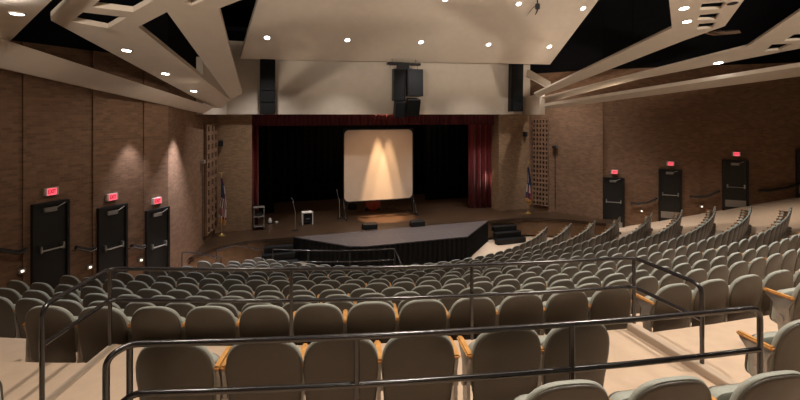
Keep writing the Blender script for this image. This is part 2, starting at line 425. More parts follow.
# small lamp and cup
p = on_z(270, 223.5, ZS); s = thing('desk_lamp', 'small white lamp on a dark base at the left of the stage', 'lamp', p)
bm = NB(); lathe(bm, p, [(.14, 0), (.14, .03), (.03, .05)], 14); obj('base', bm, 'blackp', s)
bm = NB(); lathe(bm, p+UP*.05, [(.08, 0), (.09, .08), (.05, .2), (.02, .22)], 14); obj('shade', bm, 'white', s)
p = on_z(276.5, 223, ZS); bm = NB(); lathe(bm, p, [(.07, 0), (.09, .06), (.085, .065), (.06, .012)], 12)
obj('white_bowl', bm, 'white', None, True, loc=p, label='small white bowl on the stage right of the white lamp', category='bowl')
# red drum, black bag below screen
p = on_z(372, 209.5, ZS); s = thing('bass_drum', 'red drum on its side under the projection screen', 'drum', p)
def xlathe(bm, c, prof, seg=24):      # axis along the view of the house
    rings = [[bm.verts.new(c+LAT*(r*math.cos(2*PI*k/seg))+UP*(r*math.sin(2*PI*k/seg))+AX*y) for k in range(seg)] for r, y in prof]
    for a, b in zip(rings, rings[1:]):
        for k in range(seg): bm.faces.new((a[k], a[(k+1) % seg], b[(k+1) % seg], b[k]))
    bm.faces.new(rings[0][::-1]); bm.faces.new(rings[-1])
c = p+UP*.42
bm = NB(); xlathe(bm, c, [(.40, -.22), (.40, .22)]); obj('shell', bm, 'redwood', s, True)
for y in (-.25, .22):
    bm = NB(); xlathe(bm, c, [(.41, y), (.425, y), (.425, y+.03), (.41, y+.03)]); obj('hoop', bm, 'redwood', s, True)
bm = NB(); xlathe(bm, c, [(.39, -.236), (.39, -.232)]); obj('drum_head', bm, 'redwood', s)
for sx in (-1, 1):
    bm = NB(); tube(bm, [c+LAT*sx*.36+UP*-.1, p+LAT*sx*.5-AX*.15+UP*.01], .014, 8); obj('spur', bm, 'chrome', s)
p = on_z(352.5, 209, ZS); bm = NB()
lathe(bm, p, [(.2, 0), (.26, .05), (.24, .2), (.14, .33), (.05, .37)], 14)
obj('black_bag', bm, 'black', None, True, loc=p, label='slumped black bag under the left half of the projection screen', category='bag')
p = on_z(394, 208.5, ZS); bm = NB(); tube(bm, [p+LAT*-.5+UP*.16, p+LAT*.05+UP*.12], .012, 8)
for q in (-.45, .0): tube(bm, [p+LAT*q+UP*.14, p+LAT*q+UP*0], .012, 6)
tube(bm, [p+LAT*.0+UP*.12, p+LAT*.17+UP*.12], .02, 8, .035)
obj('short_stand', bm, 'rail', None, True, loc=p, label='short low stand right of the red drum', category='stand')
for px, py, lab in ((370, 229, 'low black floor monitor at the stage edge left of its twin'), (417.5, 226.2, 'low black floor monitor at the stage edge right of centre')):
    p = on_z(px, py, ZS); s = thing('floor_monitor', lab, 'speaker', p, 'floor monitors at the stage edge')
    bm = NB(); pr = [(-.12, 0), (.28, 0), (.28, .08), (.12, .26), (-.12, .22)]
    prism(bm, [p+LAT*-.33+AX*a+UP*z for a, z in pr], [p+LAT*.33+AX*a+UP*z for a, z in pr]); obj('cabinet', bm, 'blackp', s)
    bm = NB(); pr = [(.275, .085), (.125, .255), (.135, .265), (.285, .095)]
    prism(bm, [p+LAT*-.29+AX*a+UP*z for a, z in pr], [p+LAT*.29+AX*a+UP*z for a, z in pr]); obj('grille', bm, 'void', s)

# flags
def flag(p, h, label, american):
    s = thing('flag', label, 'flag', p, 'flags on poles beside the stage')
    bm = NB(); lathe(bm, p, [(.18, 0), (.18, .03), (.08, .07), (.03, .12)], 16); obj('base', bm, 'brass', s, True)
    bm = NB(); tube(bm, [p+UP*.1, p+UP*h], .016, 8); obj('pole', bm, 'brass', s, True)
    bm = NB()
    if american:
        lathe(bm, p+UP*h, [(.02, 0), (.05, .03), (.02, .06)], 10); obox(bm, p+UP*h, LAT, AX, -.12, .12, -.02, .02, .06, .10, .01)
    else: lathe(bm, p+UP*h, [(.03, 0), (.05, .05), (.03, .12), (.006, .2)], 10)
    obj('finial', bm, 'brass', s, True)
    bm = NB(); rings = []; n = 40; H = h-.15
    for i in range(19):
        f = i/18; z = H-f*(H-.55); R = .035+.10*f**.8*(1 if f < .9 else 1-(f-.9)*2.5)
        sh = LAT*(.05*math.sin(f*4)+.06*f)
        rings.append([bm.verts.new(p+sh+UP*(z-.10*math.cos(2*PI*k/n)*f)+(LAT*math.cos(2*PI*k/n)+AX*math.sin(2*PI*k/n))*R*(1+.32*math.sin(7*2*PI*k/n+f*3))) for k in range(n)])
    for i, (a, b) in enumerate(zip(rings, rings[1:])):
        for k in range(n):
            fc = bm.faces.new((a[k], a[(k+1) % n], b[(k+1) % n], b[k]))
            if american: fc.material_index = 2 if i < 8 and k % 20 < 14 else (0 if (k//3+i//3) % 2 else 1)
            else: fc.material_index = 1 if (8 < i < 13 and k % 13 < 6) or (i < 8 and k % 19 == 4) else (0 if i > 9 and k % 10 < 5 else 2)
            if i >= 16: fc.material_index = 3
    o = obj('cloth', bm, ['fred', 'fwhite', 'fblue', 'fgold'], s, True)
flag(on_z(221.5, 236.0, ZS), 2.66, 'furled striped flag on a pole by the left stage pier', True)
flag(on_z(528, 213.5, ZS), 2.62, 'furled dark flag on a pole by the right stage pier', False)

# ------------------------------------------------------------------ doors, exit signs, handrails, step lights
def text_mesh(s, size):
    cu = bpy.data.curves.new('t', 'FONT'); cu.body = s; cu.size = size; cu.align_x = 'CENTER'; cu.align_y = 'CENTER'; cu.extrude = .006; cu.offset = .004
    o = bpy.data.objects.new('t', cu); COL.objects.link(o); dg = bpy.context.evaluated_depsgraph_get()
    me = bpy.data.meshes.new_from_object(o.evaluated_get(dg)); bpy.data.objects.remove(o); return me
def door(num, px, side, ytop, w, where, kick, zbot=None):
    base, t, n = (lw(px), tl, nl) if side == 'l' else (rw(px), tr, nr)
    b = Vector((base[0], base[1], 0))+n*(.06 if side == 'l' else .06); Z = b.y
    z1 = CZ+(HY-ytop)/F*Z; r, _ = rth(b); z0 = zfloor(r)+.0
    d = structure_root('door_%d' % num, 'black single exit door '+where, b+UP*z0)
    hw = w/2
    bm = NB()
    obox(bm, b, t, n, -hw-.07, -hw, -.15, .09, z0-.2, z1, .008); obox(bm, b, t, n, hw, hw+.07, -.15, .09, z0-.2, z1, .008)
    obox(bm, b, t, n, -hw-.07, hw+.07, -.15, .09, z1-.06, z1+.01, .008)
    obj('door_frame', bm, 'door', d)
    bm = NB(); obox(bm, b, t, n, -hw+.004, hw-.004, -.1, .035, z0-.15, z1-.065); obj('door_leaf', bm, 'door', d)
    zb = z1-1.16 if side == 'l' else z1-1.22
    bm = NB(); tube(bm, [b+n*.12+t*(-hw+.1)+UP*zb, b+n*.12+t*(hw-.1)+UP*(zb)], .018, 8); obj('push_bar', bm, 'chrome', d, True)
    for a in (-hw+.1, hw-.1):
        bm = NB(); obox(bm, b, t, n, a-.025, a+.025, .03, .14, zb-.05, zb+.12, .012); obj('bar_housing', bm, 'chrome', d)
    bm = NB(); obox(bm, b, t, n, -.18, .12, .03, .10, z1-.23, z1-.12, .01); obj('door_closer', bm, 'steel', d)
    bm = NB(); tube(bm, [b+n*.1+t*.1+UP*(z1-.14), b+n*.1+t*.3+UP*(z1-.05)], .012, 6); obj('closer_arm', bm, 'steel', d)
    if kick:
        bm = NB(); obox(bm, b, t, n, -hw+.03, hw-.03, .033, .043, z0+.03, z0+.34); obj('kick_plate', bm, 'steel', d)
EXL = None
def exit_sign(px, py, side, where, adj=0.):
    global EXL
    base, t, n = (lw(px), tl, nl) if side == 'l' else (rw(px), tr, nr)
    b = Vector((base[0], base[1], 0))+n*(.09+adj); z = CZ+(HY-py)/F*b.y; b = b+UP*z
    s = thing('exit_sign', 'lit red EXIT sign on white housing '+where, 'exit sign', b, 'lit exit signs above the doors')
    bm = NB(); obox(bm, b, t, n, -.16, .16, -.05, .03, -.098, .098, .008); obj('housing', bm, 'sign', s)
    bm = NB(); obox(bm, b, t, n, -.106, .106, .03, .036, -.083, .083); obj('face_panel', bm, 'exitface', s)
    if EXL is None: EXL = text_mesh('EXIT', .145)
    me = EXL.copy(); mt = Matrix((t, UP, n)).transposed().to_4x4()
    me.transform(Matrix.Translation(n*.038) @ mt @ Matrix.Scale(.62, 4, Vector((1, 0, 0))))
    me.materials.clear(); me.materials.append(M['exittext'])
    o = bpy.data.objects.new('letters', me); COL.objects.link(o); o.parent = s; o['label'] = 'darker red letters EXIT'
door(1, 48.5, 'l', 202, .70, 'in the left brick wall, nearest the camera', False)
door(2, 110.5, 'l', 206, .70, 'in the left brick wall, middle of the three', False)
door(3, 155.5, 'l', 208.5, .68, 'in the left brick wall, nearest the stage', False)
door(4, 613.5, 'r', 177.5, .85, 'in the right brick wall, nearest the stage', True)
door(5, 670, 'r', 169.3, .84, 'in the right brick wall, second from the stage', True)
door(6, 735, 'r', 160.2, .84, 'in the right brick wall, third from the stage', True)
door(7, 810, 'r', 150, .84, 'in the right brick wall, cut by the picture edge', True)
exit_sign(49, 191.5, 'l', 'above the left-wall door nearest the camera')
exit_sign(110, 197, 'l', 'above the middle left-wall door')
exit_sign(155, 200.8, 'l', 'above the left-wall door nearest the stage')
exit_sign(614.5, 172, 'r', 'above the right-wall door nearest the stage')
exit_sign(670.3, 163.6, 'r', 'above the second right-wall door from the stage')
exit_sign(735.8, 154, 'r', 'above the third right-wall door from the stage')
def wall_rail(pxs, side, label):
    P = []; t, n = (tl, nl) if side == 'l' else (tr, nr)
    for x, y in pxs:
        b = lw(x) if side == 'l' else rw(x); v = Vector((b[0], b[1], 0))+n*.19; v.z = CZ+(HY-y)/F*v.y; P.append(v)
    s = thing('handrail', label, 'handrail', P[0], 'wooden handrails on the side walls')
    bm = NB(); tube(bm, fillet(P, .15), .055, 8); obj('rail_bar', bm, 'rail', s, True)
    for v in (P[0]*.8+P[1]*.2, P[-1]*.8+P[-2]*.2):
        bm = NB(); tube(bm, [v+UP*-.02, v+UP*-.09-n*.05, v+UP*-.1-n*.2], .013, 6); obj('bracket', bm, 'rail', s, True)
wall_rail([(-10, 250), (5, 251.5), (13, 253), (22, 249.5)], 'l', 'dark handrail on the left wall before the nearest left door')
wall_rail([(71, 247.5), (76, 248.5), (86, 250.5), (91, 248)], 'l', 'dark handrail between the first and second left-wall doors')
wall_rail([(127, 246), (131, 246.5), (137, 248), (140.5, 246)], 'l', 'dark handrail between the second and third left-wall doors')
wall_rail([(630, 203), (638, 204), (647, 203.2), (657, 198.5)], 'r', 'dark handrail on right wall between its first two doors')
wall_rail([(689, 196.5), (697, 197), (706, 196.8), (719, 191)], 'r', 'dark handrail on right wall between its second and third doors')
wall_rail([(757, 191), (770, 190.5), (785, 188), (798, 184)], 'r', 'dark handrail on right wall beyond its third door')
def step_light(px, py, side, label):
    b, t, n = (lw(px), tl, nl) if side == 'l' else (rw(px), tr, nr)
    v = Vector((b[0], b[1], 0))+n*.07; v.z = CZ+(HY-py)/F*v.y
    s = thing('step_light', label, 'light', v, 'step lights low on the walls')
    bm = NB(); obox(bm, v, t, n, -.08, .08, -.05, .03, -.06, .06, .01); obj('housing', bm, 'steel', s)
    bm = NB(); obox(bm, v, t, n, -.028, .028, .03, .045, -.022, .022, .004); obj('lens', bm, 'steplens', s)
step_light(88, 267, 'l', 'small glowing step light low between the first two left doors')
step_light(139, 260, 'l', 'small glowing step light low between the second and third left doors')
step_light(641.5, 211, 'r', 'small glowing step light below the handrail between first two right doors')
step_light(701.5, 206.5, 'r', 'small glowing step light below the handrail before the third right door')
step_light(20, 271, 'l', 'small glowing step light at the far left wall')
# vertical pipe, sensor and pier fittings
v = Vector((*off(rw(556), nr, .42), 0)); a = (C_R-Vector((0, 0, 0)))
def wr(px):                      # right wall strip between pier and first door
    q = off(rw(603), nr, .12); p0 = Vector((C_R.x, C_R.y, 0)); d = Vector((q[0], q[1], 0))-p0
    al = (px-400)/F; s = (al*p0.y-p0.x)/(d.x-al*d.y); return p0+d*s, d.normalized()
def wl(px):
    q = off(lw(167), nl, .05); p0 = Vector((q[0], q[1], 0)); d = Vector((C_L.x, C_L.y, 0))-p0
    al = (px-400)/F; s = (al*p0.y-p0.x)/(d.x-al*d.y); return p0+d*s, d.normalized()
p, d = wr(555.5); n = Vector((d.y, -d.x, 0)); p = p+n*.05
z = CZ+(HY-148)/F*p.y; s = thing('wall_conduit', 'thin conduit with small box on the right wall beside the brick lattice', 'conduit', p+UP*z)
bm = NB(); tube(bm, [p+UP*z, p+UP*(CZ+(HY-209)/F*p.y)], .015, 6); obj('pipe', bm, 'blackp', s)
bm = NB(); obox(bm, p, d, n, -.13, .13, -.05, .12, z-.02, z+.12, .01); obj('junction_box', bm, 'blackp', s)
bm = NB(); obox(bm, p, d, n, .1, .16, -.03, .13, z+.0, z+.10, .005); obj('lamp_cap', bm, 'steel', s)
p, d = wl(201); n = Vector((d.y, -d.x, 0)); p = p+n*.05
z = CZ+(HY-163)/F*p.y; s = thing('wall_conduit', 'thin conduit with small box on the left wall beside the brick lattice', 'conduit', p+UP*z)
bm = NB(); tube(bm, [p+UP*z, p+UP*(CZ+(HY-240)/F*p.y)], .012, 6); obj('pipe', bm, 'blackp', s)
bm = NB(); obox(bm, p, d, n, -.10, .10, -.05, .1, z-.02, z+.12, .01); obj('junction_box', bm, 'steel', s)
for px, py, lab in ((524, 134, 'small dark wall speaker high on the right brick pier'), (221, 143, 'small dark wall speaker high on the left brick pier')):
    q = at(px, py, 1); al = (px-400)/F; Z = 22.83/(1-.3375*al); c = at(px, py, Z)-AX*.1
    s = thing('wall_speaker', lab, 'speaker', c); bm = NB(); obox(bm, c, LAT, AX, -.1, .1, -.1, .05, -.14, .12, .02); obj('cabinet', bm, 'blackp', s)
    bm = NB(); tube(bm, [c+AX*.04, c+AX*.12], .02, 8); obj('bracket', bm, 'blackp', s)
# brick lattices
def lattice(fn, x0, x1, y0, y1, nc, nrw, label, hole):
    a, d = fn(x0); b, _ = fn(x1); L = (b-a).length; n = Vector((d.y, -d.x, 0)); zc = a.y*.5+b.y*.5
    z0, z1 = CZ+(HY-y1)/F*zc, CZ+(HY-y0)/F*zc
    s = thing('brick_lattice', label, 'wall grille', a+UP*z0, 'brick lattices beside the stage')
    out = [a+n*.03+UP*z0, b+n*.03+UP*z0, b+n*.03+UP*z1, a+n*.03+UP*z1]; holes = []
    for i in range(nc):
        for j in range(nrw):
            u0 = L*(i+.5-hole/2)/nc; u1 = L*(i+.5+hole/2)/nc; v0 = z0+(z1-z0)*(j+.5-.32)/nrw; v1 = z0+(z1-z0)*(j+.5+.30)/nrw
            holes.append([a+d*u+n*.03+UP*v for u, v in ((u0, v0), (u0, v1), (u1, v1), (u1, v0))])
    bm = NB(); slab(bm, out, holes, n*.10); uv = bm.loops.layers.uv.verify()
    for f in bm.faces:
        for l in f.loops: l[uv].uv = ((l.vert.co-a).dot(d), l.vert.co.z)
    obj('lattice_screen', bm, 'brick', s)
    bm = NB(); obox(bm, a, d, n, .02, L-.02, .005, .03, z0+.02, z1-.02); obj('backing', bm, 'void', s, label='black recess behind the openings')
lattice(wr, 533.5, 549, 119, 205, 5, 19, 'tall brick lattice with dark square openings on the right wall', .52)
lattice(wl, 203.5, 214.5, 124, 231, 3, 12, 'tall brick lattice with dark square openings on the left wall', .46)

# ------------------------------------------------------------------ ceiling panels
def plane_z(pa, slope_dir, k):   # plane through pa rising by k per metre along slope_dir (horizontal unit)
    return Vector(pa), Vector((-slope_dir.x*k, -slope_dir.y*k, 1)).normalized()
CLP = plane_z(room(0, -7.7, CZ+2.55), -AX, .55)
LFP = plane_z((0, 19*.86, CZ+.40*.86), Vector((0, -1, 0)), .18)
RTP = plane_z((0, 25.75*.86, CZ+.87*.86), Vector((0, -1, 0)), .176)
def pan(num, label, outer, holes, P, thick, m='plaster'):
    bm = NB(); slab(bm, [on_plane(x, y, *P) for x, y in outer], [[on_plane(x, y, *P) for x, y in h] for h in holes], Vector((0, 0, thick)))
    return structure('ceiling_panel' if num == 0 else 'ceiling_panel_%d' % num, label, bm, m)
pan(1, 'large tilted cream ceiling reflector above the stage front', [(240, 59), (550, 64.5), (598.6, 0), (640, -55), (273.5, -55), (258, 0)], [], CLP, .22)
pan(2, 'cream ceiling fingers with dark vent openings, left of centre',
    [(88, -26), (69, 0), (50.6, 17), (51, 20.5), (214, 108), (222, 108), (230, 100), (138, 27), (167, 12), (231, 100), (242, 94), (219, 8.4), (241, 0), (262, -9), (268, -26)],
    [[(71, 21.5), (108, 28.5), (126.5, 17.5), (83, 12.3)], [(92, 7), (133, 12), (148.5, 3.4), (160, -4), (103, -3)], [(184, 3), (192, 5.5), (212, -3), (196, -5)]], LFP, .10)
# second left panel joins the wall-side beam
q = [at(0, 46, 8.3), at(10, 41, 8.6), at(52, 0, 7.0), at(75, -22, 6.4), at(-40, -22, 5.6), at(-60, 60, 7.6)]
bm = NB(); slab(bm, q, [], Vector((0, 0, .05))); structure('ceiling_panel_3', 'cream ceiling panel in the top left corner with one lamp', bm, 'plaster')
def beam(num, label, lower, upper, thick):   # sloping-faced long beam between a lower and an upper edge
    bm = NB(); lo = [at(*p) for p in lower]; hi = [at(*p) for p in upper]; d = Vector((-.22, .12, thick*.15))
    n = len(lo); A = [bm.verts.new(p) for p in lo]; B = [bm.verts.new(p) for p in hi]; C = [bm.verts.new(p+d) for p in hi]; D = [bm.verts.new(p+d) for p in lo]
    for i in range(n-1):
        for s, t in ((A, B), (B, C), (C, D), (D, A)): bm.faces.new((s[i], s[i+1], t[i+1], t[i]))
    bm.faces.new((A[0], B[0], C[0], D[0])); bm.faces.new((A[-1], D[-1], C[-1], B[-1]))
    return structure('ceiling_beam_%d' % num, label, bm, 'plaster')
beam(1, 'long cream ceiling beam above the left brick wall', [(-70, 51.6, 7.65), (0, 67.5, 9.0), (203, 113.5, 16.4)], [(-60, 18.9, 7.05), (10, 41.5, 8.3), (214, 107.5, 16.2)], .14)
pan(4, 'upper cream ceiling finger with vent openings and two lamps, right side',
    [(534, 94), (537.5, 97.5), (684, 40.5), (725, 26), (744, 0), (765, -28), (667, -28), (669, 0), (672, 28)],
    [[(696.5, 29.5), (712.5, 28), (716, 22.5), (699, 24)], [(697, 20), (715.5, 19.5), (720, 13), (700, 15)], [(699.5, 10), (721, 9), (726, 2), (702, 4)], [(702, 0), (727, -1.5), (731, -7), (704, -5)]], RTP, .07)
pan(5, 'lower cream ceiling finger with vent openings and one lamp, right side',
    [(539, 99), (542, 103.5), (640, 79), (714, 65), (800, 48.5), (850, 38), (850, -12), (800, 11), (747.5, 46.5)],
    [[(764.5, 51.5), (779, 50), (793, 43.5), (772, 44.5)], [(783, 41.3), (802, 40), (812, 33), (794, 34.5)]], RTP, .07)
P3 = plane_z((0, 25.5*.86, CZ+.45*.86), Vector((0, -1, 0)), .1575)
pan(6, 'long cream ceiling beam above the right brick wall', [(543, 106.5), (544, 109.5), (800, 76.5), (850, 70), (850, 59), (800, 66.7)], [], P3, .14)
bm = NB()
for x0, x1 in ((-8.9, -8.0),):
    pass
# short strut at right end of fascia
bm = NB(); a = [at(530, 70, 22.6), at(551, 82, 21.0), at(549.5, 88.5, 21.0), at(529, 77, 22.6)]
prism(bm, a, [p+Vector((0, .5, .05)) for p in a]); structure('ceiling_strut', 'short cream strut at the right end of the fascia', bm, 'plaster')
# pale wall remnants in the gaps by the left hub
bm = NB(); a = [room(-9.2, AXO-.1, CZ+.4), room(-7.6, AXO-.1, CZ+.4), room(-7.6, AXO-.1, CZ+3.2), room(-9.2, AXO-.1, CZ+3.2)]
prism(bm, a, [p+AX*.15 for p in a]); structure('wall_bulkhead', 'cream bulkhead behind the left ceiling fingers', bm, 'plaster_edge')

def downlight(px, py, P, label, rad, lit=True, thick=.0):
    c = on_plane(px, py, *P) if isinstance(P, tuple) else at(px, py, P)
    n = P[1] if isinstance(P, tuple) else Vector((0, 0, 1))
    s = thing('recessed_downlight', label, 'ceiling light', c, 'round recessed lights in the ceiling panels')
    t = n.cross(Vector((1, 0, 0))).normalized(); w = n.cross(t)
    def disc(bm, r0, r1, d0, d1, N=24):
        R = [[bm.verts.new(c-n*d+(t*math.cos(2*PI*k/N)+w*math.sin(2*PI*k/N))*r) for k in range(N)] for r, d in ((r0, d0), (r1, d0), (r1, d1), (r0, d1))]
        for i in range(4):
            a, b = R[i], R[(i+1) % 4]
            for k in range(N): bm.faces.new((a[k], a[(k+1) % N], b[(k+1) % N], b[k]))
    bm = NB(); disc(bm, rad, rad*1.22, -.01, .012); obj('trim_ring', bm, 'plaster', s, True)
    bm = NB(); N = 24
    a = [bm.verts.new(c-n*.008+(t*math.cos(2*PI*k/N)+w*math.sin(2*PI*k/N))*rad) for k in range(N)]
    b = [bm.verts.new(c+n*.004+(t*math.cos(2*PI*k/N)+w*math.sin(2*PI*k/N))*rad) for k in range(N)]
    bm.faces.new(a); bm.faces.new(b[::-1])
    for k in range(N): bm.faces.new((a[k], a[(k+1) % N], b[(k+1) % N], b[k]))
    obj('lens', bm, 'lens' if lit else 'deadlens', s)
    return c, n
LAMPS = []
for i, (x, y) in enumerate(((267, 37.6), (347.4, 40), (421, 42), (488.5, 44.5), (549.3, 46.6))):
    LAMPS.append(downlight(x, y, CLP, '%s lamp from the left in the lower row of the big tilted ceiling reflector' % nth(i+1), .105)+('c',))
for i, (x, y) in enumerate(((445.5, -.6), (518.7, 3.8), (583, 8.2))):
    LAMPS.append(downlight(x, y, CLP, '%s lamp from the left in the upper row of the big tilted ceiling reflector' % nth(i+1), .105)+('c',))
for i, (x, y) in enumerate(((126.5, 50.2), (165.3, 73.6), (193.7, 91))):
    LAMPS.append(downlight(x, y, LFP, 'lamp on the left ceiling finger, %s from the nearest' % nth(i+1), .095)+('l',))
LAMPS.append(downlight(17.3, 13.6, 6.6, 'single lamp in the top left corner ceiling panel', .085)+('l',))
for i, (x, y) in enumerate(((684, 8.2), (687, 21.4))):
    LAMPS.append(downlight(x, y, RTP, 'lamp beside the vent openings of the upper right ceiling finger, %s' % ('nearer the camera' if i == 0 else 'nearer the stage'), .105)+('r',))
LAMPS.append(downlight(718.5, 62.8, RTP, 'single lamp on the lower right ceiling finger', .14)+('r',))
downlight(732.5, 3.2, RTP, 'unlit dark lamp right of the upper right vent openings', .12, False)

# black microphone hanger below the reflector
c = on_plane(537.5, -2, *CLP); s = thing('ceiling_hanger', 'black jointed hanger on the big ceiling reflector between two lamps', 'bracket', c)
bm = NB(); tube(bm, [c, c+UP*-.45], .03, 8); obj('stem', bm, 'blackp', s)
e = c+UP*-.3
bm = NB(); tube(bm, [e, e+Vector((-.18, 0, -.1)), e+Vector((-.52, -.1, -.52))], .018, 6, .012); obj('arm', bm, 'blackp', s)
bm = NB(); tube(bm, [e+UP*-.15, e+Vector((-.03, 0, -.3)), e+Vector((-.12, -.1, -.42))], .03, 6, .02); obj('arm', bm, 'blackp', s)
bm = NB(); obox(bm, e, X1, Y1, -.09, .09, -.06, .06, -.18, .06, .02); obj('clamp', bm, 'blackp', s)
# glimpse of a catwalk in the dark gap on the right
a = at(706, 31.5, 17.5); b = at(741.5, 31, 17.5); s = thing('catwalk_section', 'faint slatted brown catwalk piece in the dark gap right of the vents', 'catwalk', a)
bm = NB(); prism(bm, [a, at(718, 34.8, 17.5), at(741.5, 33, 17.5), at(739, 29.8, 17.5)], [p+Vector((0, .3, .02)) for p in (a, at(718, 34.8, 17.5), at(741.5, 33, 17.5), at(739, 29.8, 17.5))]); obj('deck', bm, 'ribs', s)
for f in (.25, .5, .75):
    bm = NB(); p = a.lerp(b, f); tube(bm, [p+Vector((-.3, -.02, -.02)), p+Vector((.25, -.02, .04))], .015, 6); obj('rod', bm, 'blackp', s)

# ------------------------------------------------------------------ loudspeakers
def cab(px0, px1, py0, py1, Z, depth, tilt, label, name='loudspeaker', taper=.8):
    c = at((px0+px1)/2, (py0+py1)/2, Z); w = (px1-px0)/F*Z/2; h = (py1-py0)/F*Z/2
    s = thing(name, label, 'speaker', c, 'black hanging loudspeakers above the stage')
    def tf(p): q = Matrix.Rotation(tilt, 3, LAT) @ Vector(p); return c+q
    bm = NB(); fr = [(-w, -h), (w, -h), (w, h), (-w, h)]
    prism(bm, [tf(LAT*a+UP*b-AX*depth/2) for a, b in fr], [tf(LAT*a*taper+UP*b+AX*depth/2) for a, b in fr])
    bmesh.ops.bevel(bm, geom=bm.edges[:], offset=.015, segments=2, affect='EDGES'); obj('cabinet', bm, 'blackp', s)
    bm = NB(); prism(bm, [tf(LAT*a*.92+UP*b*.95-AX*(depth/2+.015)) for a, b in fr], [tf(LAT*a*.92+UP*b*.95-AX*(depth/2-.01)) for a, b in fr]); obj('grille', bm, 'black', s)
    return s, c, h
ZC = 21.6
cab(392.2, 404.2, 69, 101, ZC, .5, .05, 'upper left loudspeaker of the central black cluster')
cab(405.5, 422, 69.5, 96.5, ZC, .5, -.02, 'upper right loudspeaker of the central black cluster')
cab(393.6, 405, 101.5, 117, ZC, .45, .22, 'lower left loudspeaker of the central black cluster')
cab(405.5, 419, 98.5, 115.5, ZC, .45, .28, 'lower right loudspeaker of the central black cluster')
c = at(404, 64, ZC); s = thing('speaker_rig', 'black rigging frame carrying the central loudspeaker cluster', 'rigging', c)
bm = NB(); obox(bm, c, LAT, AX, -.82, .82, -.12, .12, -.05, .05, .01); obj('beam', bm, 'blackp', s)
bm = NB(); obox(bm, c, LAT, AX, -.35, .25, -.1, .1, -.30, -.04, .01); obj('yoke', bm, 'blackp', s)
for a in (-.7, .1, .35, .7):
    bm = NB(); tube(bm, [c+LAT*a+UP*-.25, c+LAT*a+UP*.0], .012, 6); obj('chain', bm, 'blackp', s)
for a in (-.6, .6):
    bm = NB(); tube(bm, [c+LAT*a+UP*.04, c+LAT*a+UP*1.6], .012, 6); obj('hanging_cable', bm, 'blackp', s)
def column(px0, px1, py0, py1, tilt, label, extra):
    al = ((px0+px1)/2-400)/F; Z = (22.83-.0)/(1-.3375*al)-.62
    s, c, h = cab(px0, px1, py0, py1, Z, .35, tilt, label, 'column_speaker', .9)
    for k in range(5):
        bm = NB(); w = (px1-px0)/F*Z/2*.96; q = c-AX*(.2)+UP*(-h+2*h*(k+.5)/5)
        obox(bm, q, LAT, AX, -w*.92, w*.92, -.012, .02, -h/5+.02, h/5-.02, .004); obj('driver_grille', bm, 'black', s)
    bm = NB(); obox(bm, c, LAT, AX, -.1, .1, .15, .34, -.2, .2); obj('wall_bracket', bm, 'blackp', s)
    if extra:
        for z in (.35, .15):
            bm = NB(); obox(bm, c+LAT*.32+UP*(z+.2), LAT, AX, -.05, .07, -.1, .1, -.06, .06, .01); obj('clamp', bm, 'blackp', s)
column(260, 275, 56, 114, 0, 'tall black column speaker at the left end of the cream fascia', False)
column(508.5, 522.5, 59, 111.5, .03, 'tall black column speaker at the right end of the cream fascia', True)

# ------------------------------------------------------------------ railings
def railing(name, label, tops, r, mids, posts, zfoot, rad=.0195):
    s = thing(name, label, 'railing', (posts[0].x, posts[0].y, zfoot))
    for nm, P in (('top_rail', tops), ('mid_rail', mids)):
        for pl in P:
            bm = NB(); tube(bm, fillet(pl, r), rad, 12); obj(nm, bm, 'rail', s, True)
    for p in posts:
        bm = NB(); tube(bm, [Vector((p.x, p.y, zfoot-.02)), p], rad*.95, 12); obj('post', bm, 'rail', s, True)
    return s
HT = .685
ta = math.atan
zt = ZB+HT; zm = ZB+HT*.55
farc = arc(rL, tL, rR, tR, zt, 20); marc = arc(rL, tL, rR, tR, zm, 20)
def th_at(r, px, z):
    best = None
    for i in range(-500, 501):
        t = i*.001; p = polar(r, t, z); 
        if p.y < .6: continue
        e = abs(proj(p)[0]-px)
        if best is None or e < best[0]: best = (e, t)
    return best[1]
LNt, RNt = Vector((LN.x, LN.y, zt)), Vector((RN.x, RN.y, zt))
top = [Vector((LN.x, LN.y, ZP+.3)), LNt]+farc+[RNt, Vector((RN.x, RN.y, ZP+.3))]
mid = [Vector((LN.x, LN.y, zm))]+marc+[Vector((RN.x, RN.y, zm))]
posts = [Vector((LN.x, LN.y, zt-.08)), farc[0], polar((rL+rR)/2, th_at((rL+rR)/2, 290, zt), zt), polar((rL+rR)/2, th_at((rL+rR)/2, 472, zt), zt), farc[-1], Vector((RN.x, RN.y, zt-.08))]
railing('platform_railing', 'dark two-bar railing at the far edge of the raised floor with returns at both ends', [top], .10, [mid], posts, ZP)
zt2 = CZ-1.385; zm2 = zt2-.30; r2 = 26.3
t0, t1 = th_at(r2, 131, zt2), th_at(r2, 759, zt2)
A2 = arc(r2, t0, r2, t1, zt2, 20); B2 = arc(r2, t0, r2, t1, zm2, 20)
ret = polar(r2+.10, t0-.0030, zt2-.03)
top = [Vector((ret.x, ret.y, ZP)), ret]+A2+[Vector((A2[-1].x, A2[-1].y, ZP+.1))]
mret = polar(r2+.10, t0-.003, zm2-.10)
posts = [A2[0], polar(r2, th_at(r2, 355, zt2), zt2), polar(r2, th_at(r2, 572, zt2), zt2), Vector((A2[-1].x, A2[-1].y, zt2-.1))]
railing('near_railing', 'dark two-bar railing closest to the camera, behind the front row of large seats', [top], .09, [[mret]+B2], posts, ZN)
